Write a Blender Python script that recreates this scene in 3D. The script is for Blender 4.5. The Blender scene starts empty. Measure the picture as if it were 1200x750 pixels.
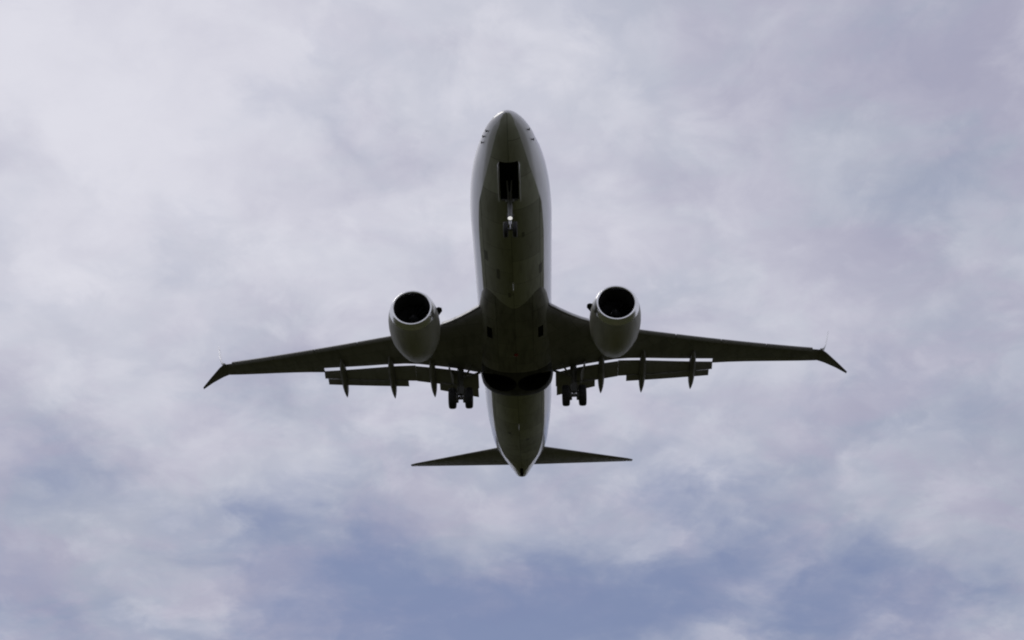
import bpy, bmesh, math, random
import numpy as np
from mathutils import Vector, Matrix

random.seed(4)
S = bpy.context.scene
C = S.collection
R = math.radians

# ------------------------------------------------------------------ camera
cd = bpy.data.cameras.new('camera')
cd.sensor_width = 36.0
cd.lens = 48.0
cd.clip_start = 0.1
cd.clip_end = 30000
cam = bpy.data.objects.new('camera', cd)
C.objects.link(cam)
cam.location = (0, 0, 1.7)
cam.rotation_euler = (R(90 + 29.54), 0, 0)
S.camera = cam

# ------------------------------------------------------------------ light
SUN_AZ, SUN_EL = -66.0, 57.0           # azimuth from +Y towards +X
sl = bpy.data.lights.new('sun', 'SUN')
sl.energy = 0.7
sl.angle = R(24)
sl.color = (1.0, 0.96, 0.9)
sun = bpy.data.objects.new('sun', sl)
C.objects.link(sun)
sd = Vector((math.sin(R(SUN_AZ)) * math.cos(R(SUN_EL)), math.cos(R(SUN_AZ)) * math.cos(R(SUN_EL)), math.sin(R(SUN_EL))))
sun.rotation_euler = sd.to_track_quat('Z', 'Y').to_euler()
sun.location = (-60, 60, 120)

S.view_settings.view_transform = 'Standard'
S.view_settings.look = 'None'
S.view_settings.exposure = 0.0
S.view_settings.gamma = 1.0
S.view_settings.use_curve_mapping = False
S.cycles.filter_width = 2.0

# ------------------------------------------------------------------ sky
W = bpy.data.worlds.new('World')
S.world = W
W.use_nodes = True
nt = W.node_tree
nt.nodes.clear()


class G:
    """tiny node-graph helper"""
    def __init__(s, nt):
        s.nt = nt

    def n(s, t, **k):
        o = s.nt.nodes.new(t)
        for a, v in k.items():
            setattr(o, a, v)
        return o

    def put(s, sock, v):
        if isinstance(v, bpy.types.NodeSocket):
            s.nt.links.new(v, sock)
        elif v is not None:
            sock.default_value = v

    def m(s, op, a, b=None, c=None, clamp=False):
        o = s.n('ShaderNodeMath', operation=op, use_clamp=clamp)
        s.put(o.inputs[0], a)
        if b is not None:
            s.put(o.inputs[1], b)
        if c is not None:
            s.put(o.inputs[2], c)
        return o.outputs[0]

    def vec(s, x, y, z):
        o = s.n('ShaderNodeCombineXYZ')
        s.put(o.inputs[0], x); s.put(o.inputs[1], y); s.put(o.inputs[2], z)
        return o.outputs[0]

    def noise(s, v, scale, detail=6, rough=.55, lac=2.0, dist=0.0):
        o = s.n('ShaderNodeTexNoise')
        s.put(o.inputs['Vector'], v)
        o.inputs['Scale'].default_value = scale
        o.inputs['Detail'].default_value = detail
        o.inputs['Roughness'].default_value = rough
        o.inputs['Lacunarity'].default_value = lac
        o.inputs['Distortion'].default_value = dist
        return o.outputs['Fac'], o.outputs['Color']

    def mix(s, f, a, b):
        o = s.n('ShaderNodeMix', data_type='RGBA')
        s.put(o.inputs[0], f); s.put(o.inputs[6], a); s.put(o.inputs[7], b)
        return o.outputs[2]

    def smooth(s, v, lo, hi):
        o = s.n('ShaderNodeMapRange', interpolation_type='SMOOTHSTEP')
        s.put(o.inputs[0], v)
        o.inputs[1].default_value = lo; o.inputs[2].default_value = hi
        return o.outputs[0]


g = G(nt)
sky = g.n('ShaderNodeTexSky', sky_type='NISHITA')
sky.sun_disc = False
sky.sun_elevation = R(SUN_EL)
sky.sun_rotation = R(SUN_AZ)
sky.air_density = 1.0
sky.dust_density = 1.5
sky.ozone_density = 1.2
tc = g.n('ShaderNodeTexCoord')
dirv = tc.outputs['Generated']
sep = g.n('ShaderNodeSeparateXYZ')
nt.links.new(dirv, sep.inputs[0])
dx, dy, dz = sep.outputs
# a cloud layer overhead: directions projected on a gently domed sheet, so it recedes to the horizon
den = g.m('MAXIMUM', g.m('ADD', dz, .34), .08)
px, py = g.m('DIVIDE', dx, den), g.m('DIVIDE', dy, den)
sheet = g.vec(px, py, 3.7)
n_big, _ = g.noise(sheet, 1.6, 3, .5)
n_mid, n_midc = g.noise(sheet, 5.0, 5, .55, 2.0, .2)
n_fine, n_finec = g.noise(sheet, 15.0, 6, .6, 2.0, .3)
sheet2 = g.vec(g.m('MULTIPLY', px, .9), g.m('MULTIPLY', py, 1.2), 9.1)
n_wisp, _ = g.noise(sheet2, 7.0, 7, .6, 2.1, .5)
# rounded cloud puffs: smooth cells, their borders stirred by the noise
wv = g.n('ShaderNodeVectorMath', operation='MULTIPLY_ADD')
nt.links.new(n_finec, wv.inputs[0])
wv.inputs[1].default_value = (.16, .16, .16)
nt.links.new(sheet, wv.inputs[2])


def puffs(scale):
    v = g.n('ShaderNodeTexVoronoi', feature='SMOOTH_F1')
    nt.links.new(wv.outputs[0], v.inputs['Vector'])
    v.inputs['Scale'].default_value = scale
    v.inputs['Smoothness'].default_value = .6
    return g.m('SUBTRACT', .55, v.outputs['Distance'])


puff = g.m('ADD', puffs(7.5), g.m('MULTIPLY', puffs(17.0), .6))
# azimuth / elevation in degrees, warped a little so that cloud edges are ragged
az = g.m('MULTIPLY', g.m('ARCTAN2', dx, dy), 57.2958)
el = g.m('MULTIPLY', g.m('ARCSINE', dz), 57.2958)
wz = g.n('ShaderNodeSeparateColor')
nt.links.new(n_midc, wz.inputs[0])
az = g.m('ADD', az, g.m('MULTIPLY', g.m('SUBTRACT', wz.outputs[0], .5), 10.0))
el = g.m('ADD', el, g.m('MULTIPLY', g.m('SUBTRACT', wz.outputs[1], .5), 6.0))


def blobs(lst):
    tot = None
    for (a, e, sa, se, w) in lst:
        u = g.m('DIVIDE', g.m('SUBTRACT', az, a), sa)
        v = g.m('DIVIDE', g.m('SUBTRACT', el, e), se)
        r2 = g.m('ADD', g.m('MULTIPLY', u, u), g.m('MULTIPLY', v, v))
        k = g.m('MULTIPLY', g.m('EXPONENT', g.m('MULTIPLY', r2, -1.0)), w)
        tot = k if tot is None else g.m('ADD', tot, k)
    return tot


# openings in the cloud sheet, where the blue above shows through
HOLES = [(0, 14.5, 40, 5.5, .36), (-1, 17.8, 13, 2.9, .72), (-8, 20.0, 4.5, 1.8, .22), (7.5, 22.4, 2.2, 1.5, .50),
         (15, 17.0, 4.5, 2.0, .45), (-20.5, 21.8, 4.5, 1.5, .28), (-8, 17.5, 5, 2.2, .18), (10.5, 16.8, 2.6, 1.0, -.32), (-21, 15.6, 3.5, 2.0, .20),
         (9.5, 19.5, 5, 2.2, .25), (-12, 20.4, 4, 1.0, .12), (20, 24, 9, 3.0, .12), (21, 33, 8, 9.0, .08),
         (-14.5, 17.6, 4.5, 1.8, -.36), (-19, 18.8, 2.2, 1.4, -.22), (20, 20.2, 4, 2.2, -.28), (20, 15.5, 2, 1.2, -.15)]
hole = blobs(HOLES)
hole = g.m('ADD', hole, g.m('MULTIPLY', g.m('SUBTRACT', n_wisp, .5), .95))
hole = g.m('ADD', hole, g.m('MULTIPLY', g.m('SUBTRACT', n_fine, .5), .55))
hole = g.m('SUBTRACT', hole, g.m('MULTIPLY', puff, .34))
thin = g.smooth(hole, -.10, 1.05)                      # 1 = open sky
# how thick / bright the cloud is
LIGHT = [(-4, 42, 9, 6, .12), (0, 19, 40, 5, -.14), (-26, 40, 14, 9, .42), (-18, 33, 12, 8, .16), (-4, 32, 14, 8, .10),
         (22, 40, 14, 10, -.07), (23, 29, 8, 9, -.16), (-10, 25, 9, 2.5, .06), (8, 34, 7, 6, .12), (13, 25.5, 7, 3, .20), (-6, 36, 8, 5, .06), (21, 37, 6, 5, .06)]
lit = g.m('ADD', .475, blobs(LIGHT))
lit = g.m('ADD', lit, g.m('MULTIPLY', g.m('SUBTRACT', n_big, .5), .35))
lit = g.m('ADD', lit, g.m('MULTIPLY', g.m('SUBTRACT', n_mid, .5), .50))
lit = g.m('ADD', lit, g.m('MULTIPLY', g.m('SUBTRACT', n_wisp, .5), .36))
lit = g.m('ADD', lit, g.m('MULTIPLY', g.m('SUBTRACT', n_fine, .5), .24))
lit = g.m('ADD', lit, g.m('MULTIPLY', g.m('SUBTRACT', puff, .25), .31))
lit = g.smooth(lit, -.02, 1.02)
# radiances in the sky texture's own units (the background strength is 0.1)
shade = g.mix(g.smooth(n_wisp, .40, .60), (3.72, 3.72, 4.90, 1), (3.50, 3.86, 4.86, 1))
cloud = g.mix(lit, shade, (7.28, 7.25, 8.02, 1))
blue = g.mix(.85, sky.outputs[0], (1.92, 2.36, 4.05, 1))   # thin high veil over the clear sky
col = g.mix(g.m('MULTIPLY', thin, .90), cloud, blue)
bg = g.n('ShaderNodeBackground')
nt.links.new(col, bg.inputs[0])
bg.inputs[1].default_value = 0.1
wo = g.n('ShaderNodeOutputWorld')
nt.links.new(bg.outputs[0], wo.inputs[0])


# ------------------------------------------------------------------ materials
def mat(name, base, rough=.5, metal=0.0, coat=0.0, dirt=.0, dirt_col=None, streak=(2.0, .35, 2.0), panels=None, bump=0.0, emit=None, spec=.5):
    m = bpy.data.materials.new(name)
    m.use_nodes = True
    t = m.node_tree
    q = G(t)
    b = t.nodes['Principled BSDF']
    b.inputs['Roughness'].default_value = rough
    b.inputs['Metallic'].default_value = metal
    b.inputs['Coat Weight'].default_value = coat
    b.inputs['Coat Roughness'].default_value = .14
    b.inputs['Specular IOR Level'].default_value = spec
    tx = q.n('ShaderNodeTexCoord')
    mp = q.n('ShaderNodeMapping')
    mp.inputs['Scale'].default_value = streak
    t.links.new(tx.outputs['Object'], mp.inputs[0])
    f, _ = q.noise(mp.outputs[0], 1.6, 7, .62)
    c = (*base, 1)
    if dirt:
        dc = dirt_col or tuple(x * .45 for x in base)
        k = q.m('MULTIPLY', q.smooth(f, .42, .75), dirt)
        c = q.mix(k, c, (*dc, 1))
    if panels:
        sx = q.n('ShaderNodeMapping')
        sx.inputs['Rotation'].default_value = (0, 0, panels[2])
        t.links.new(tx.outputs['Object'], sx.inputs[0])
        br = q.n('ShaderNodeTexBrick')
        t.links.new(sx.outputs[0], br.inputs[0])
        br.inputs['Scale'].default_value = 1.0
        br.inputs['Mortar Size'].default_value = .012
        br.inputs['Mortar Smooth'].default_value = .3
        br.inputs['Brick Width'].default_value = panels[0]
        br.inputs['Row Height'].default_value = panels[1]
        br.inputs['Color1'].default_value = (1, 1, 1, 1)
        br.inputs['Color2'].default_value = (.78, .78, .78, 1)
        br.inputs['Mortar'].default_value = (.32, .32, .32, 1)
        mm = q.n('ShaderNodeMix', data_type='RGBA', blend_type='MULTIPLY')
        mm.inputs[0].default_value = 1.0
        q.put(mm.inputs[6], c)
        t.links.new(br.outputs[0], mm.inputs[7])
        c = mm.outputs[2]
    q.put(b.inputs['Base Color'], c)
    rr = q.m('ADD', q.m('MULTIPLY', q.m('SUBTRACT', f, .5), .25), rough, clamp=True)
    q.put(b.inputs['Roughness'], rr)
    if bump:
        bp = q.n('ShaderNodeBump')
        bp.inputs['Strength'].default_value = bump
        bp.inputs['Distance'].default_value = .02
        t.links.new(f, bp.inputs['Height'])
        t.links.new(bp.outputs[0], b.inputs['Normal'])
    if emit:
        b.inputs['Emission Color'].default_value = (*emit[:3], 1)
        b.inputs['Emission Strength'].default_value = emit[3]
    return m


M_WHITE = mat('white_paint', (.62, .62, .61), .40, coat=1.0, dirt=.35, dirt_col=(.48, .47, .44))
M_BELLY = mat('grey_belly_paint', (.40, .408, .32), .8, spec=.03, dirt=.55, dirt_col=(.24, .235, .18), panels=(1.9, 1.3, R(90)))
M_FAIR = mat('grey_fairing_paint', (.23, .228, .185), .55, spec=.2, dirt=.8, dirt_col=(.10, .095, .08), panels=(1.3, .9, R(90)))
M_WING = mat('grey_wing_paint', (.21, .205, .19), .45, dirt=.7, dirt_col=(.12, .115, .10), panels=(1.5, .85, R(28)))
M_FLAP = mat('grey_flap_paint', (.24, .235, .22), .42, dirt=.6, dirt_col=(.13, .125, .11))
M_STAB = mat('grey_stabilizer_paint', (.24, .235, .22), .45, dirt=.5, panels=(1.4, .8, R(32)))
M_NAC = mat('nacelle_paint', (.37, .365, .315), .46, spec=.25, dirt=.6, dirt_col=(.22, .215, .19))
M_LIP = mat('polished_aluminium', (.82, .82, .81), .26, metal=1.0, dirt=.4, dirt_col=(.6, .58, .54))
M_SLAT = mat('grey_slat_paint', (.26, .255, .24), .55, spec=.25, dirt=.4)
M_TIP = mat('winglet_grey_paint', (.45, .45, .46), .5, spec=.3, dirt=.3)
M_FAIR_AFT = mat('dark_aft_fairing', (.065, .064, .052), .65, spec=.1, dirt=.7)
M_PANEL = mat('panel_dark_grey', (.17, .17, .14), .8, spec=.05)
M_KRU = mat('weathered_aluminium', (.42, .42, .42), .55, metal=.8, dirt=.5)
M_LINER = mat('dark_inlet_liner', (.035, .035, .036), .6, dirt=.3)
M_FAN = mat('fan_blade_titanium', (.10, .10, .105), .35, metal=.8)
M_HOT = mat('exhaust_metal', (.22, .20, .18), .4, metal=.9, dirt=.6)
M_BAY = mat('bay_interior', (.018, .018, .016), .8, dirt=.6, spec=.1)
M_GEAR = mat('gear_grey_paint', (.16, .16, .155), .5, dirt=.6, dirt_col=(.12, .11, .09))
M_CHROME = mat('oleo_chrome', (.50, .50, .50), .3, metal=1.0)
M_TYRE = mat('tyre_rubber', (.018, .018, .019), .75, dirt=.5, dirt_col=(.04, .037, .033))
M_RIM = mat('wheel_hub', (.32, .32, .31), .4, metal=.7, dirt=.6)
M_GLASS = mat('window_glass', (.012, .014, .018), .06, spec=.8)
M_BLACK = mat('black_probe', (.03, .03, .03), .8, spec=.05)
M_SPIN = mat('spinner_black', (.03, .03, .032), .35)
M_SWIRL = mat('spinner_white', (.75, .75, .74), .4)
M_LENS = mat('taxi_light_lens', (.9, .9, .88), .15, emit=(1.0, .97, .9, .55))
M_RED = mat('beacon_red_glass', (.25, .02, .015), .15, coat=.5)

# ------------------------------------------------------------------ mesh helpers
BASE = Vector((0, 19.5, -3.85))        # the airliner's own base: between the main wheels, at tyre bottom


def tidy(me, ang=35):
    for p in me.polygons:
        p.use_smooth = True
    me.set_sharp_from_angle(angle=R(ang))


def link(name, bm, mats, parent, ang=35, fix=True):
    if fix:
        bmesh.ops.remove_doubles(bm, verts=bm.verts, dist=1e-5)
        bmesh.ops.recalc_face_normals(bm, faces=bm.faces)
    me = bpy.data.meshes.new(name)
    bm.to_mesh(me)
    bm.free()
    for m in (mats if isinstance(mats, (list, tuple)) else [mats]):
        me.materials.append(m)
    tidy(me, ang)
    o = bpy.data.objects.new(name, me)
    C.objects.link(o)
    if parent is not None:
        o.parent = parent
    if parent is not None and parent is ROOT:
        o.location = -BASE
    return o


def loft(bm, rings, caps=(True, True), mi=0, mif=None):
    vs = [[bm.verts.new(p) for p in r] for r in rings]
    n = len(rings[0])
    for i in range(len(vs) - 1):
        for j in range(n):
            k = (j + 1) % n
            f = bm.faces.new((vs[i][j], vs[i][k], vs[i + 1][k], vs[i + 1][j]))
            f.material_index = mif(i, j) if mif else mi
    for c, r in ((caps[0], vs[0]), (caps[1], vs[-1])):
        if c:
            f = bm.faces.new(r)
            f.material_index = mi
    return vs


def frame(d):
    d = Vector(d).normalized()
    a = Vector((0, 0, 1)) if abs(d.z) < .9 else Vector((0, 1, 0))
    u = d.cross(a).normalized()
    return u, u.cross(d).normalized()


def tube(bm, a, b, r0, r1=None, n=14, mi=0):
    a, b = Vector(a), Vector(b)
    r1 = r0 if r1 is None else r1
    u, v = frame(b - a)
    ring = lambda p, r: [p + (u * math.cos(t) + v * math.sin(t)) * r for t in [2 * math.pi * k / n for k in range(n)]]
    loft(bm, [ring(a, r0), ring(b, r1)], mi=mi)


def lathe(bm, prof, centre, axis, n=48, caps=(False, False), mi=0, mif=None):
    """prof: (distance along axis, radius)"""
    ax = Vector(axis).normalized()
    u, v = frame(ax)
    c = Vector(centre)
    rings = [[c + ax * t + (u * math.cos(a) + v * math.sin(a)) * max(r, 1e-4) for a in [2 * math.pi * k / n for k in range(n)]] for t, r in prof]
    loft(bm, rings, caps, mi, mif)


def box(bm, c, s, mi=0, rot=None):
    c = Vector(c)
    vs = []
    for x in (-1, 1):
        for y in (-1, 1):
            for z in (-1, 1):
                p = Vector((x * s[0] / 2, y * s[1] / 2, z * s[2] / 2))
                if rot:
                    p = rot @ p
                vs.append(bm.verts.new(c + p))
    for q in ((0, 1, 3, 2), (4, 6, 7, 5), (0, 4, 5, 1), (2, 3, 7, 6), (0, 2, 6, 4), (1, 5, 7, 3)):
        bm.faces.new([vs[i] for i in q]).material_index = mi


def yt(u):
    u = min(max(u, 0), 1)
    return (.2969 * math.sqrt(u) - .126 * u - .3516 * u * u + .2843 * u ** 3 - .1036 * u ** 4) / .1


US = [0, .004, .015, .04, .08, .14, .22, .32, .44, .56, .68, .8, .9, 1.0]


def foil(le, te, nrm, tau, cut=1.0, up=.5, start=0.0):
    """closed airfoil ring between a leading and a trailing point; cut/start: part of the chord kept"""
    le, te, nrm = Vector(le), Vector(te), Vector(nrm)
    c = (te - le).length
    us = [start + (cut - start) * u for u in US]
    lo = [le.lerp(te, u) - nrm * (tau * c * (1 - up) * yt(u) + .004) for u in us]
    hi = [le.lerp(te, u) + nrm * (tau * c * up * yt(u) + .004) for u in us]
    return lo + hi[::-1]


def pchip(xs, ys):
    xs, ys = np.array(xs, float), np.array(ys, float)
    h = np.diff(xs); d = np.diff(ys) / h
    m = np.zeros_like(xs)
    for i in range(1, len(xs) - 1):
        if d[i - 1] * d[i] > 0:
            w1, w2 = 2 * h[i] + h[i - 1], h[i] + 2 * h[i - 1]
            m[i] = (w1 + w2) / (w1 / d[i - 1] + w2 / d[i])
    m[0], m[-1] = d[0], d[-1]

    def f(x):
        i = int(min(max(np.searchsorted(xs, x) - 1, 0), len(h) - 1))
        t = min(max((x - xs[i]) / h[i], 0), 1)
        return float((1 + 2 * t) * (1 - t) ** 2 * ys[i] + t * (1 - t) ** 2 * h[i] * m[i] + t * t * (3 - 2 * t) * ys[i + 1] + t * t * (t - 1) * h[i] * m[i + 1])
    return f


def apply_boolean(o, cutters):
    for c in cutters:
        md = o.modifiers.new('cut', 'BOOLEAN')
        md.operation = 'DIFFERENCE'
        md.solver = 'EXACT'
        md.object = c
    dg = bpy.context.evaluated_depsgraph_get()
    me = bpy.data.meshes.new_from_object(o.evaluated_get(dg))
    o.modifiers.clear()
    old = o.data
    o.data = me
    bpy.data.meshes.remove(old)
    tidy(me)
    for c in cutters:
        d = c.data
        bpy.data.objects.remove(c)
        bpy.data.meshes.remove(d)


def cutter(bm, m):
    o = link('cutter', bm, m, None)
    o.location = -BASE + ROOT.location * 0
    return o


# ------------------------------------------------------------------ ground
ROOT = None
gm = bpy.data.materials.new('dark_grassland')
gm.use_nodes = True
q = G(gm.node_tree)
tx = q.n('ShaderNodeTexCoord')
a, _ = q.noise(tx.outputs['Object'], .02, 8, .6)
b_, _ = q.noise(tx.outputs['Object'], 1.5, 8, .7)
cc = q.mix(q.smooth(a, .35, .65), (.038, .044, .016, 1), (.058, .052, .026, 1))
cc = q.mix(q.m('MULTIPLY', b_, .5), cc, (.024, .030, .012, 1))
q.put(gm.node_tree.nodes['Principled BSDF'].inputs['Base Color'], cc)
gm.node_tree.nodes['Principled BSDF'].inputs['Roughness'].default_value = .95
gm.node_tree.nodes['Principled BSDF'].inputs['Specular IOR Level'].default_value = .1
bm = bmesh.new()
rings = [[(r * math.cos(t), r * math.sin(t), 0) for t in [2 * math.pi * k / 64 for k in range(64)]] for r in (1, 8, 30, 100, 400, 1500, 6000, 12000)]
loft(bm, rings, (True, False))
ground = link('ground', bm, gm, None)
ground['kind'] = 'structure'

# ------------------------------------------------------------------ airliner
ROT = Matrix(((0.9996080783, 0.0235940511, -0.0150668697), (-0.0229115046, 0.9987700476, 0.0439710691), (0.0160857938, -0.0436086312, 0.9989191832)))
POS = Vector((0.2989843599, 64.2917646363, 32.8006421300))
ROOT = bpy.data.objects.new('airliner', None)
C.objects.link(ROOT)
ROOT['label'] = 'white twin-engined airliner with grey belly flying overhead, landing gear and flaps lowered'
ROOT['category'] = 'airplane'
# (placed at the end, once the recesses are cut in its own space)

# --- fuselage: local axes x = port, y = aft of the nose tip, z = up, in metres
ST = [0, .08, .3, .6, 1, 1.5, 2, 3, 4, 5, 6, 7.5, 24.5, 27, 29, 31, 32.5, 33.5, 34.5, 35.4, 36.3, 37.1, 37.5]
HW = [.0, .21, .46, .68, .88, 1.06, 1.19, 1.42, 1.61, 1.74, 1.82, 1.88, 1.88, 1.84, 1.76, 1.68, 1.57, 1.44, 1.22, .97, .72, .51, .40]
ZM = [-.42, -.42, -.41, -.40, -.37, -.33, -.29, -.2, -.13, -.07, -.03, 0, .02, .18, .40, .68, .88, .98, 1.05, 1.08, 1.11, 1.13, 1.13]
ZT = [-.42, -.24, -.05, .08, .22, .40, .62, 1.30, 1.68, 1.84, 1.92, 1.95, 1.95, 1.95, 1.95, 1.93, 1.90, 1.86, 1.80, 1.72, 1.62, 1.52, 1.44]
ZB = [-.42, -.60, -.82, -1.00, -1.18, -1.36, -1.50, -1.73, -1.88, -1.97, -2.02, -2.05, -2.03, -1.66, -1.14, -.60, -.20, .06, .29, .47, .63, .76, .83]
sq = [math.sqrt(s) for s in ST]
fHW, fZM, fZT, fZB = (pchip(sq, a) for a in (HW, ZM, ZT, ZB))


def fus(s, th, off=0.0):
    """point of the fuselage skin; th = 0 at the keel, positive to port"""
    t = math.sqrt(s)
    hw, zm, zt, zb = fHW(t), fZM(t), fZT(t), fZB(t)
    c = -math.cos(th)
    z = zm + ((zt - zm + off) * c if c > 0 else (zm - zb + off) * c)
    return Vector(((hw + off) * math.sin(th), s, z))


NT = 96
ss = [0.002, .01, .03, .07, .13, .2, .3, .42, .56, .72, .9, 1.1, 1.3, 1.55, 1.8, 2.1, 2.4, 2.8, 3.2, 3.6, 4, 4.5, 5, 5.5, 6, 6.75, 7.5]
ss += [8.5 + i for i in range(16)] + [25 + .5 * i for i in range(25)] + [37.1, 37.2, 37.3, 37.42, 37.5]
bm = bmesh.new()
NB_ = 40                                                 # columns of the grid that lie below the paint line


def ring_angles(s):
    lim = R(float(np.interp(s, [0, .1, .35, 1.2, 5, 30, 33, 35, 36.6, 38], [80, 56, 38, 38, 52, 50, 44, 33, 15, 8])))
    low = [-lim + 2 * lim * k / NB_ for k in range(NB_)]
    high = [lim + (2 * math.pi - 2 * lim) * k / (NT - NB_) for k in range(NT - NB_)]
    return low + high


loft(bm, [[fus(s, a) for a in ring_angles(s)] for s in ss], mif=lambda i, j: 1 if j < NB_ else 0)
fuselage = link('fuselage', bm, [M_WHITE, M_BELLY, M_BAY], ROOT)
cut = []
bm = bmesh.new()
box(bm, (0, 3.03, -1.9), (.80, 2.12, 1.7)); cut.append(cutter(bm, M_BAY))
bm = bmesh.new()                                         # dark slot under the end of the tail cone
box(bm, (0.0, 36.4, .62), (.20, 1.7, .5)); cut.append(cutter(bm, M_BAY))
bm = bmesh.new()                                         # exhaust at the very end
tube(bm, (0, 36.6, 1.13), (0, 38.2, 1.13), .2, n=24); cut.append(cutter(bm, M_BAY))
apply_boolean(fuselage, cut)


def skin_patch(name, s0, s1, t0, t1, m, parent, off=.006, n=5, thick=.012):
    bm = bmesh.new()
    grid = [[fus(s0 + (s1 - s0) * i / n, t0 + (t1 - t0) * j / n, off) for j in range(n + 1)] for i in range(n + 1)]
    low = [[fus(s0 + (s1 - s0) * i / n, t0 + (t1 - t0) * j / n, off - thick) for j in range(n + 1)] for i in range(n + 1)]
    per = [(i, 0) for i in range(n)] + [(n, j) for j in range(n)] + [(i, n) for i in range(n, 0, -1)] + [(0, j) for j in range(n, 0, -1)]
    gv = [[bm.verts.new(p) for p in r] for r in grid]
    for i in range(n):
        for j in range(n):
            bm.faces.new((gv[i][j], gv[i + 1][j], gv[i + 1][j + 1], gv[i][j + 1]))
    lv = {k: bm.verts.new(low[k[0]][k[1]]) for k in per}
    for k in range(len(per)):
        a, b = per[k], per[(k + 1) % len(per)]
        bm.faces.new((gv[a[0]][a[1]], gv[b[0]][b[1]], lv[b], lv[a]))
    return link(name, bm, m, parent)


# cockpit windows
for sg in (-1, 1):
    for (s0, s1, t0, t1) in ((1.95, 2.75, 150, 176), (2.25, 3.05, 122, 147), (3.05, 3.75, 112, 130)):
        skin_patch('cockpit_window', s0, s1, R(t0) * sg, R(t1) * sg, M_GLASS, fuselage)
# cabin windows: one made, the others copied along the straight part of the cabin
for sg in (-1, 1):
    t0 = math.pi / 2 + math.asin(.30 / 1.95)
    w0 = skin_patch('cabin_window', 8.0, 8.24, sg * t0, sg * (t0 + .18), M_GLASS, fuselage, n=3)
    for k in range(1, 31):
        w = w0.copy()
        C.objects.link(w)
        w.parent = fuselage
        w.location = (0, .508 * k, 0)

# probes at the nose, access panels and drains under the belly
for sg in (-1, 1):
    for s, th in (((.95, 74), (1.32, 76), (1.62, 72)) if sg < 0 else ((.95, 76), (1.5, 72))):
        bm = bmesh.new()
        p = fus(s, sg * R(th)); nn = (fus(s, sg * R(th), .1) - p).normalized()
        tube(bm, p - nn * .02, p + nn * .09, .026, .022, 8)
        tube(bm, p + nn * .08 + Vector((0, .04, 0)), p + nn * .09 + Vector((0, -.10, 0)), .024, .018, 8)
        link('pitot_probe', bm, M_BLACK, fuselage)
for s, l, th, w in ((8.3, .75, -44, 7), (9.35, .8, -24, 5), (9.6, .75, 41, 6), (6.4, .35, 15, 4), (11.2, .4, -8, 4), (27.5, .5, 12, 5), (26.2, .4, -20, 5)):
    skin_patch('access_panel', s, s + l, R(th), R(th + w), M_PANEL, fuselage, off=.004)
for s, z in ((10.3, .32), (24.6, .30)):
    bm = bmesh.new()
    p = fus(s, 0)
    rings = [foil((0, s, p.z + .03), (0, s + .38, p.z + .03), (1, 0, 0), .12), foil((0, s + .2, p.z - z), (0, s + .4, p.z - z), (1, 0, 0), .1)]
    loft(bm, rings)
    link('blade_antenna', bm, M_WHITE, fuselage)

# --- wing to body fairing, with the two open wheel wells and the ram air inlets
FS = [10.6, 11.4, 12.4, 13.4, 14.6, 16, 18.4, 19.5, 20.4, 20.9, 21.25, 21.5, 21.65]
FW = [1.15, 1.36, 1.56, 1.72, 1.86, 1.95, 1.95, 1.95, 1.94, 1.90, 1.78, 1.60, 1.40]
FB = [-1.68, -1.88, -2.03, -2.13, -2.22, -2.28, -2.30, -2.30, -2.28, -2.23, -2.12, -1.98, -1.80]
bm = bmesh.new()
rings = []
for s, w, zb in zip(FS, FW, FB):
    r = []
    for k in range(56):
        a = 2 * math.pi * k / 56
        cx, cz = math.sin(a), -math.cos(a)
        e = .9
        x = w * math.copysign(abs(cx) ** e, cx)
        z = -1.15 + (((-1.15 - zb) * -1 if cz < 0 else .55) * abs(cz) ** e)
        r.append((x, s, z))
    rings.append(r)
loft(bm, rings, mif=lambda i, j: 2 if 18.3 < .5 * (FS[i] + FS[i + 1]) < 21.1 else 0)  # aft part, around the wheel wells, in a darker tone
fairing = link('wing_body_fairing', bm, [M_FAIR, M_BAY, M_FAIR_AFT], ROOT)
for skin in (fairing, fuselage):
    cut = []
    for sg in (-1, 1):
        bm = bmesh.new(); tube(bm, (sg * .93, 19.66, -2.9), (sg * .93, 19.66, -1.25), .90, n=48); cut.append(cutter(bm, M_BAY))
        bm = bmesh.new(); box(bm, (sg * 1.28, 14.85, -2.1), (.26, .9, .5)); cut.append(cutter(bm, M_BAY))
    apply_boolean(skin, cut)
bm = bmesh.new()
lathe(bm, [(0, .11), (.06, .105), (.1, .07), (.12, .0)], (0, 16.6, -2.285), (0, 0, -1), 18)
link('beacon_light', bm, M_RED, fairing)


# --- wings
def zw(x):
    t = abs(x) - 1.9
    return -1.35 + .105 * t + (.0032 * t * t if t > 0 else 0)


fLE = pchip([1.3, 1.9, 3.8, 4.9, 6.55, 7.8, 11.7, 16.75], [12.85, 13.62, 15.42, 15.98, 16.87, 17.50, 19.50, 22.12])
fGAP = pchip([1.3, 2.0, 2.85, 3.3, 4.1, 5.3, 6.4, 8.05, 10.5, 10.62], [19.75, 19.68, 19.46, 19.38, 19.32, 19.27, 19.52, 20.08, 20.91, 20.95])
fTE = pchip([1.3, 5.8, 10.6, 16.75], [20.9, 20.75, 21.47, 23.40])


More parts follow.
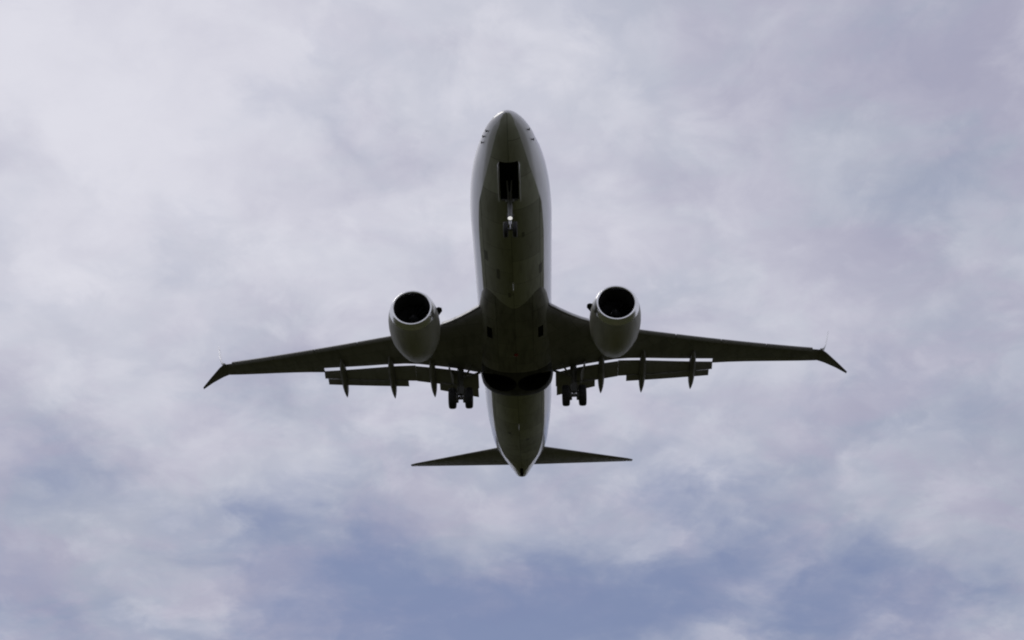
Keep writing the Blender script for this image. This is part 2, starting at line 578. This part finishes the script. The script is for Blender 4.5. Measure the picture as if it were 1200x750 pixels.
def wing(sg):
    def st(x, flapped):
        le, te = fLE(x), fTE(x)
        lead = le + (.20 if x > 6.0 else 0.0)
        tau = .13 - .03 * min(x / 10, 1)
        c = te - lead
        if flapped:
            cutu = (fGAP(x) - lead) / c
        else:
            cutu = 1.0
        return foil((sg * x, lead, zw(x)), (sg * x, te, zw(x) - .02), (0, 0, 1), tau, cutu, .58)
    bm = bmesh.new()
    xs = [1.3, 1.7, 2.3, 3, 3.8, 4.5, 5.2, 5.9, 5.99, 6.01, 7, 8, 9, 10, 10.6]
    loft(bm, [st(x, True) for x in xs])
    loft(bm, [st(x, False) for x in (10.602, 11.5, 12.5, 13.5, 14.5, 15.5, 16.2, 16.62)])
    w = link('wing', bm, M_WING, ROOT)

    # leading edge slats, drooped ahead of the wing, and the flap hinged under the inboard leading edge
    def slat_ring(x, k=1.0):
        s, z = fLE(x), zw(x)
        out = [(.62, .155), (.42, .145), (.24, .105), (.10, .055), (.02, -.01), (.0, -.05), (.03, -.09), (.10, -.125), (.20, -.15)]
        inn = [(.20, -.135), (.15, -.06), (.15, .0), (.22, .06), (.40, .11), (.62, .145)]
        return [(sg * x, s + a * k, z + b * k) for a, b in out + inn]
    for x0, x1 in ((6.02, 8.35), (8.41, 10.85), (10.91, 13.4), (13.46, 16.1)):
        bm = bmesh.new()
        loft(bm, [slat_ring(x0 + (x1 - x0) * i / 4) for i in range(5)])
        link('slat', bm, M_SLAT, w)
    bm = bmesh.new()
    rings = []
    for x in (1.75, 2.3, 2.8, 3.3, 3.75):
        s, z = fLE(x), zw(x)
        rings.append([(sg * x, s + a, z + b) for a, b in ((-.13, -.03), (-.10, .03), (.02, .18), (.06, .20), (.10, .17), (.04, .03), (-.05, -.06), (-.11, -.06))])
    loft(bm, rings)
    link('krueger_flap', bm, M_KRU, w)

    # trailing edge flaps: one pair inboard of the engine, one outboard
    def seg(x0, x1, fn, n=5):
        bm = bmesh.new()
        for (a, b, g_) in ((x0, x1, fn),):
            loft(bm, [g_(a + (b - a) * i / n) for i in range(n + 1)])
        return bm

    def fore_in(x):
        s0 = fGAP(x) + .07
        k = (x - 2.05) / 3.3
        return foil((sg * x, s0, zw(x) - .26), (sg * x, 20.62 - .17 * k, zw(x) - .60 + .05 * k), (0, .3, .95), .13, 1, .55)

    def aft_in(x):
        k = (x - 2.1) / 2.05
        return foil((sg * x, 20.50 - .18 * k, -1.86 + .10 * k), (sg * x, 21.46 - .77 * k, -2.02 + .07 * k), (0, .25, .97), .10, 1, .6)

    def fore_out(x):
        s0 = fGAP(x) + .07
        k = (x - 5.45) / 5.1
        return foil((sg * x, s0, zw(x) - .22), (sg * x, 20.62 + .80 * k, zw(x) - .44), (0, .3, .95), .13, 1, .55)

    def aft_out(x):
        k = (x - 5.6) / 4.75
        return foil((sg * x, 20.56 + .80 * k, zw(x) - .47), (sg * x, 20.98 + .78 * k, zw(x) - .60), (0, .35, .93), .12, 1, .6)
    f1 = link('inboard_flap', seg(2.05, 5.38, fore_in), M_FLAP, w)
    f2 = link('inboard_aft_flap', seg(2.1, 4.15, aft_in), M_FLAP, w)
    f3 = link('outboard_flap', seg(5.395, 10.56, fore_out), M_FLAP, w)
    f4 = link('outboard_aft_flap', seg(5.86, 10.38, aft_out), M_FLAP, w)

    # canoe fairings over the flap tracks
    for x, tip, s0 in ((4.49, (21.63, -1.86), 18.5), (6.72, (22.19, -1.57), 18.7), (9.45, (22.65, -1.17), 19.6)):
        bm = bmesh.new()
        rings = []
        gz, gs = zw(x) - .16, fGAP(x)
        for t, hw in ((0, .01), (.04, .07), (.12, .12), (.25, .165), (.4, .185), (.55, .185), (.7, .17), (.82, .135), (.92, .08), (.97, .04), (1, .008)):
            s = s0 + (tip[0] - s0) * t
            if s < gs:
                z = gz - .10 * (s - s0) / (gs - s0)
            else:
                k = (s - gs) / (tip[0] - gs)
                z = gz - .10 + (tip[1] - gz + .10) * k ** 1.15
            rings.append([(sg * x + hw * math.cos(a), s, z + 1.5 * hw * math.sin(a)) for a in [2 * math.pi * j / 16 for j in range(16)]])
        loft(bm, rings)
        link('flap_track_fairing', bm, M_WING, w)

    # aileron seam, split winglet, tip light
    bm = bmesh.new()

    def ail(x):
        le, te = fLE(x) + .2, fTE(x)
        c = te - le
        s0 = le + .74 * c
        zt = zw(x) - .10 * .42 * c * yt(.74) - .012
        return [(sg * x, s0, zt), (sg * x, s0 + .03, zt - .012), (sg * x, te - .02, zw(x) - .034), (sg * x, te - .02, zw(x) - .022)]
    loft(bm, [ail(11.3 + 4.2 * i / 6) for i in range(7)])
    link('aileron', bm, M_FLAP, w)
    bm = bmesh.new()
    loft(bm, [foil((sg * 16.60, 22.10, zw(16.6)), (sg * 16.60, 23.36, zw(16.6)), (-sg * .2, 0, 1), .10),
              foil((sg * 16.78, 22.20, .98), (sg * 16.78, 23.45, .97), (-sg * .5, 0, .86), .09),
              foil((sg * 16.98, 22.48, 1.35), (sg * 16.98, 23.60, 1.35), (-sg * .9, 0, .42), .05),
              foil((sg * 17.25, 23.05, 2.1), (sg * 17.25, 23.98, 2.1), (-sg * .93, 0, .38), .03),
              foil((sg * 17.60, 23.95, 3.15), (sg * 17.60, 24.45, 3.15), (-sg * .93, 0, .38), .03)])
    link('winglet', bm, M_WHITE, w)
    bm = bmesh.new()
    loft(bm, [foil((sg * 16.58, 22.09, .875), (sg * 16.58, 23.36, .87), (0, 0, 1), .10),
              foil((sg * 16.95, 22.42, .78), (sg * 16.95, 23.45, .77), (sg * .3, 0, .95), .09),
              foil((sg * 17.6, 23.15, .57), (sg * 17.6, 23.72, .57), (sg * .35, 0, .94), .09),
              foil((sg * 18.2, 23.86, .37), (sg * 18.2, 24.06, .37), (sg * .35, 0, .94), .10)])
    link('lower_winglet', bm, M_WING, w)
    # both wings are shifted sideways towards port, increasingly out to the tips
    for o in [w] + list(w.children):
        for v in o.data.vertices:
            v.co.x += .27 * (max(abs(v.co.x) - 6, 0) / 10.7) ** 2
    return w


for sg in (-1, 1):
    wing(sg)


# --- engines
def engine(sg):
    xc, zc = sg * 4.94, -2.16
    ax = (0, 1, 0)
    bm = bmesh.new()
    outer = [(12.40, 1.112), (12.7, 1.18), (13.1, 1.235), (13.6, 1.262), (14.1, 1.25), (14.7, 1.185), (15.2, 1.065), (15.65, .93), (16.02, .79)]
    inner = [(16.02, .765), (15.6, .85), (15.2, .9), (14.9, .9), (14.9, .45)]
    lathe(bm, outer + inner, (xc, 0, zc), ax, 64, mif=lambda i, j: 0 if i < len(outer) else 1)
    e = link('engine', bm, [M_NAC, M_HOT], ROOT)
    bm = bmesh.new()
    arc = [(12.13 - .06 * math.cos(R(a)), .935 + .065 * math.sin(R(a))) for a in range(48, -91, -6)]
    lathe(bm, [(12.40, 1.112), (12.30, 1.088), (12.20, 1.052), (12.14, 1.018)] + arc + [(12.24, .868), (12.30, .867)], (xc, 0, zc), ax, 72)
    link('inlet_lip', bm, M_LIP, e)
    bm = bmesh.new()
    lathe(bm, [(12.30, .868), (12.6, .86), (13.0, .87), (13.35, .88), (13.55, .88), (13.55, .2)], (xc, 0, zc), ax, 64)
    link('inlet_duct', bm, M_LINER, e)
    bm = bmesh.new()
    NB = 18
    for k in range(NB):
        a0 = 2 * math.pi * k / NB
        rows = []
        for i in range(7):
            r = .24 + (.865 - .24) * i / 6
            tw = R(25 + 38 * i / 6)
            sw = .10 * math.sin(math.pi * i / 6)
            cw = .12 + .10 * i / 6
            row = []
            for u in (-1, 0, 1):
                da = u * cw * math.sin(tw) / r * .9
                yy = 13.22 + u * cw * math.cos(tw) - sw + (.02 if u == 0 else 0)
                row.append((xc + r * math.cos(a0 + da), yy, zc + r * math.sin(a0 + da)))
            rows.append(row)
        vs = [[bm.verts.new(p) for p in r] for r in rows]
        for i in range(6):
            for j in range(2):
                bm.faces.new((vs[i][j], vs[i][j + 1], vs[i + 1][j + 1], vs[i + 1][j]))
    link('fan', bm, M_FAN, e, fix=False)
    bm = bmesh.new()
    prof = [(12.78, .0), (12.80, .035), (12.86, .085), (12.95, .145), (13.06, .20), (13.2, .245), (13.35, .26)]
    n = 48
    lathe(bm, prof, (xc, 0, zc), ax, n, mif=lambda i, j: 1 if (i in (2, 3, 4) and (j - i * 5) % n in range(4)) else 0)
    link('spinner', bm, [M_SPIN, M_SWIRL], e)
    bm = bmesh.new()
    lathe(bm, [(14.9, .74), (15.5, .66), (16.1, .56), (16.6, .45), (16.6, .42), (16.3, .43)], (xc, 0, zc), ax, 48)
    lathe(bm, [(16.2, .41), (16.5, .34), (16.9, .20), (17.15, .05), (17.17, 0)], (xc, 0, zc), ax, 32)
    link('exhaust_nozzle', bm, M_HOT, e)
    # strake on the inboard side of the nacelle
    bm = bmesh.new()
    a = R(24)
    d = Vector((-sg * math.cos(a), 0, math.sin(a)))
    c = Vector((xc, 0, zc))
    tn = Vector((sg * math.sin(a), 0, math.cos(a))) * .02
    P = [c + d * 1.19 + Vector((0, 12.95, 0)), c + d * 1.36 + Vector((0, 12.98, 0)), c + d * 1.49 + Vector((0, 13.14, 0)), c + d * 1.50 + Vector((0, 13.40, 0)), c + d * 1.2 + Vector((0, 13.8, 0))]
    loft(bm, [[p - tn for p in P], [p + tn for p in P]])
    link('strake', bm, M_BLACK, e)
    # pylon up to the wing
    bm = bmesh.new()
    x = sg * 4.92

    def pr(s0, s1, z0, z1, w):
        return [(x + w * cx, s0 + (s1 - s0) * u, z0 + (z1 - z0) * u) for u, cx in ((0, 0), (.06, .6), (.2, 1), (.6, 1), (1, .1), (1, -.1), (.6, -1), (.2, -1), (.06, -.6))]
    loft(bm, [pr(13.3, 18.3, zc + 1.02, -1.55, .20), pr(13.6, 18.4, -.92, -1.25, .20), pr(15.0, 18.2, -.80, -1.0, .17)])
    link('pylon', bm, M_NAC, e)


for sg in (-1, 1):
    engine(sg)


# --- tail
def stab(sg):
    LE = lambda x: (sg * x, 32.88 + .578 * x, .92 + .110 * x)
    TE = lambda x: (sg * x, 36.30 + .205 * x, 1.12 + .110 * x)
    bm = bmesh.new()
    xs = (.4, 1, 2, 3.5, 5, 6.3, 6.9)
    loft(bm, [foil(LE(x), TE(x), (0, 0, 1), .09, .70) for x in xs])
    loft(bm, [foil(LE(6.9), TE(6.9), (0, 0, 1), .09), foil(Vector(LE(7.24)) + Vector((0, .06, 0)), TE(7.24), (0, 0, 1), .09)])
    h = link('horizontal_stabilizer', bm, M_STAB, ROOT)
    bm = bmesh.new()
    loft(bm, [foil(LE(x), TE(x), (0, 0, 1), .09, 1, .5, .715) for x in (.5, 1.2, 2, 3.5, 5, 6.3, 6.86)])
    link('elevator', bm, M_STAB, h)


for sg in (-1, 1):
    stab(sg)
bm = bmesh.new()
FL = lambda k: (0, 29.9 + 6.0 * k, 1.75 + 6.6 * k)
FT = lambda k: (0, 36.0 + 2.4 * k, 1.55 + 6.8 * k)
loft(bm, [foil(FL(k), FT(k), (1, 0, 0), .10, .7) for k in (0, .25, .5, .75, 1)])
fin = link('vertical_fin', bm, M_WHITE, ROOT)
bm = bmesh.new()
loft(bm, [foil((0, 26.4, 1.93), (0, 31.5, 1.9), (1, 0, 0), .03), foil((0, 30.6, 2.75), (0, 31.4, 2.75), (1, 0, 0), .1)])
link('dorsal_fin', bm, M_WHITE, fin)
bm = bmesh.new()
loft(bm, [foil(FL(k), FT(k), (1, 0, 0), .10, 1, .5, .715) for k in (.06, .3, .6, .97)])
link('rudder', bm, M_WHITE, fin)


# --- landing gear
def wheel(name, c, r, w, parent, rim):
    bm = bmesh.new()
    h = w / 2
    prof = [(-h * .55, rim), (-h * .85, rim * 1.12), (-h, r * .78), (-h * .95, r * .88), (-h * .72, r * .965), (-h * .35, r * .997), (-h * .33, r * .985), (-h * .28, r * .985), (-h * .26, r)]
    prof = prof + [(-a, b) for a, b in prof[::-1]]
    lathe(bm, prof, c, (1, 0, 0), 40)
    wo_ = link(name, bm, M_TYRE, parent)
    bm = bmesh.new()
    lathe(bm, [(-h * .5, 0), (-h * .5, rim * .3), (-h * .35, rim * .45), (-h * .35, rim * .8), (-h * .62, rim * .98), (-h * .55, rim * 1.02), (h * .55, rim * 1.02), (h * .62, rim * .98), (h * .35, rim * .8), (h * .35, rim * .45), (h * .5, rim * .3), (h * .5, 0)], c, (1, 0, 0), 28)
    link('rim', bm, M_RIM, wo_)
    return wo_


# nose gear
bm = bmesh.new()
tube(bm, (0, 4.02, -1.55), (0, 4.10, -2.75), .115, .10)
tube(bm, (-.36, 3.98, -1.95), (.36, 3.98, -1.95), .05)
tube(bm, (-.15, 3.99, -2.02), (.15, 3.99, -2.02), .085)
tube(bm, (-.03, 3.98, -2.25), (-.10, 3.2, -1.5), .035); tube(bm, (.03, 3.98, -2.25), (.10, 3.2, -1.5), .035)
tube(bm, (-.15, 4.12, -3.42), (.15, 4.12, -3.42), .06)
tube(bm, (-.16, 4.16, -2.68), (.16, 4.16, -2.68), .06)
for a, b in (((0, 4.18, -2.72), (0, 4.45, -2.98)), ((0, 4.45, -2.98), (0, 4.18, -3.32))):
    tube(bm, a, b, .045, .035)
ng = link('nose_gear', bm, M_GEAR, ROOT)
bm = bmesh.new()
tube(bm, (0, 4.10, -2.75), (0, 4.12, -3.42), .062)
link('oleo_piston', bm, M_CHROME, ng)
for sx in (-.2, .2):
    wheel('nose_wheel', (sx, 4.12, -3.42), .345, .20, ng, .19)
bm = bmesh.new()
lathe(bm, [(.12, .03), (.10, .08), (0, .112), (-.012, .116), (-.012, .10)], (0, 3.86, -3.03), (0, 1, 0), 24)
tube(bm, (0, 3.97, -3.03), (0, 4.08, -2.97), .03)
tl = link('taxi_light', bm, M_GEAR, ng)
bm = bmesh.new()
lathe(bm, [(-.012, .10), (-.024, .07), (-.03, 0)], (0, 3.86, -3.03), (0, 1, 0), 24)
link('lens', bm, M_LENS, tl)
bm = bmesh.new()
tube(bm, (0, 3.95, -2.52), (0, 3.95, -2.92), .06, .075)
link('steering_collar', bm, M_GEAR, ng)
bm = bmesh.new()
box(bm, (0, 3.96, -2.03), (.40, .10, .12))
link('trunnion', bm, M_TIP, ng)
for sg in (-1, 1):
    bm = bmesh.new()
    rings = []
    for i in range(9):
        s = 1.99 + 2.06 * i / 8
        z0 = fZB(math.sqrt(s)) + .05
        d = .46 - .12 * (i / 8) ** 2 - (.16 if i in (0, 8) else 0)
        x0 = .405
        pr = [(x0, z0), (x0 + .05, z0 - d * .5), (x0 + .03, z0 - d), (x0 + .055, z0 - d), (x0 + .08, z0 - d * .5), (x0 + .03, z0)]
        rings.append([(sg * a, s, b) for a, b in pr])
    loft(bm, rings)
    link('nose_gear_door', bm, [M_WHITE], ng)


# main gear
def main_gear(sg):
    x = sg * 2.98
    ZA = -3.10
    bm = bmesh.new()
    tube(bm, (x, 19.35, -1.2), (x, 19.50, -2.55), .15, .13)
    tube(bm, (x, 19.44, -2.05), (sg * 1.95, 19.50, -1.60), .065)
    tube(bm, (x, 19.44, -2.25), (sg * 2.25, 18.75, -1.45), .05)
    tube(bm, (x - .26, 19.55, ZA), (x + .26, 19.55, ZA), .085)
    tube(bm, (x - .16, 19.5, -2.5), (x + .16, 19.5, -2.5), .06)
    for sx in (-.13, .13):
        tube(bm, (x + sx * .6, 19.62, -2.55), (x + sx * .2, 19.98, -2.9), .04)
    tube(bm, (x, 19.98, -2.9), (x, 19.62, -3.05), .06)
    for sx in (-1, 1):
        tube(bm, (x + sx * .12, 19.55, ZA), (x + sx * .32, 19.55, ZA), .24, .27, 24)
        tube(bm, (x + sx * .17, 19.30, -2.60), (x + sx * .15, 19.42, ZA + .12), .05)
    box(bm, (x, 19.42, -2.72), (.30, .16, .5))
    tube(bm, (x + .17 * sg, 19.36, -1.4), (x + .11 * sg, 19.42, -2.95), .02)
    tube(bm, (x - .15 * sg, 19.36, -1.5), (x - .10 * sg, 19.42, -2.95), .018)
    mg = link('main_gear', bm, M_GEAR, ROOT)
    bm = bmesh.new()
    tube(bm, (x, 19.50, -2.55), (x, 19.55, ZA), .09)
    link('oleo_piston', bm, M_CHROME, mg)
    for sx in (-.435, .435):
        wheel('main_wheel', (x + sx, 19.55, ZA), .565, .40, mg, .27)
    # door carried by the leg
    bm = bmesh.new()
    rings = []
    for s, o_ in ((18.85, .05), (19.0, .0), (19.5, .0), (19.95, .0), (20.1, .05)):
        rings.append([(x + sg * a, s, z) for a, z in ((.62 + o_ * .2, -1.35), (.50, -1.75), (.36, -2.15 + o_), (.34, -2.45 + o_ * 3), (.375, -2.45 + o_ * 3), (.40, -2.15 + o_), (.54, -1.75), (.66 + o_ * .2, -1.35))])
    loft(bm, rings)
    link('gear_door', bm, M_FLAP, mg)


for sg in (-1, 1):
    main_gear(sg)

# --- place the aeroplane: on approach, nose a little up, a slight bank
ROOT.matrix_world = Matrix.Translation(POS) @ ROT.to_4x4()
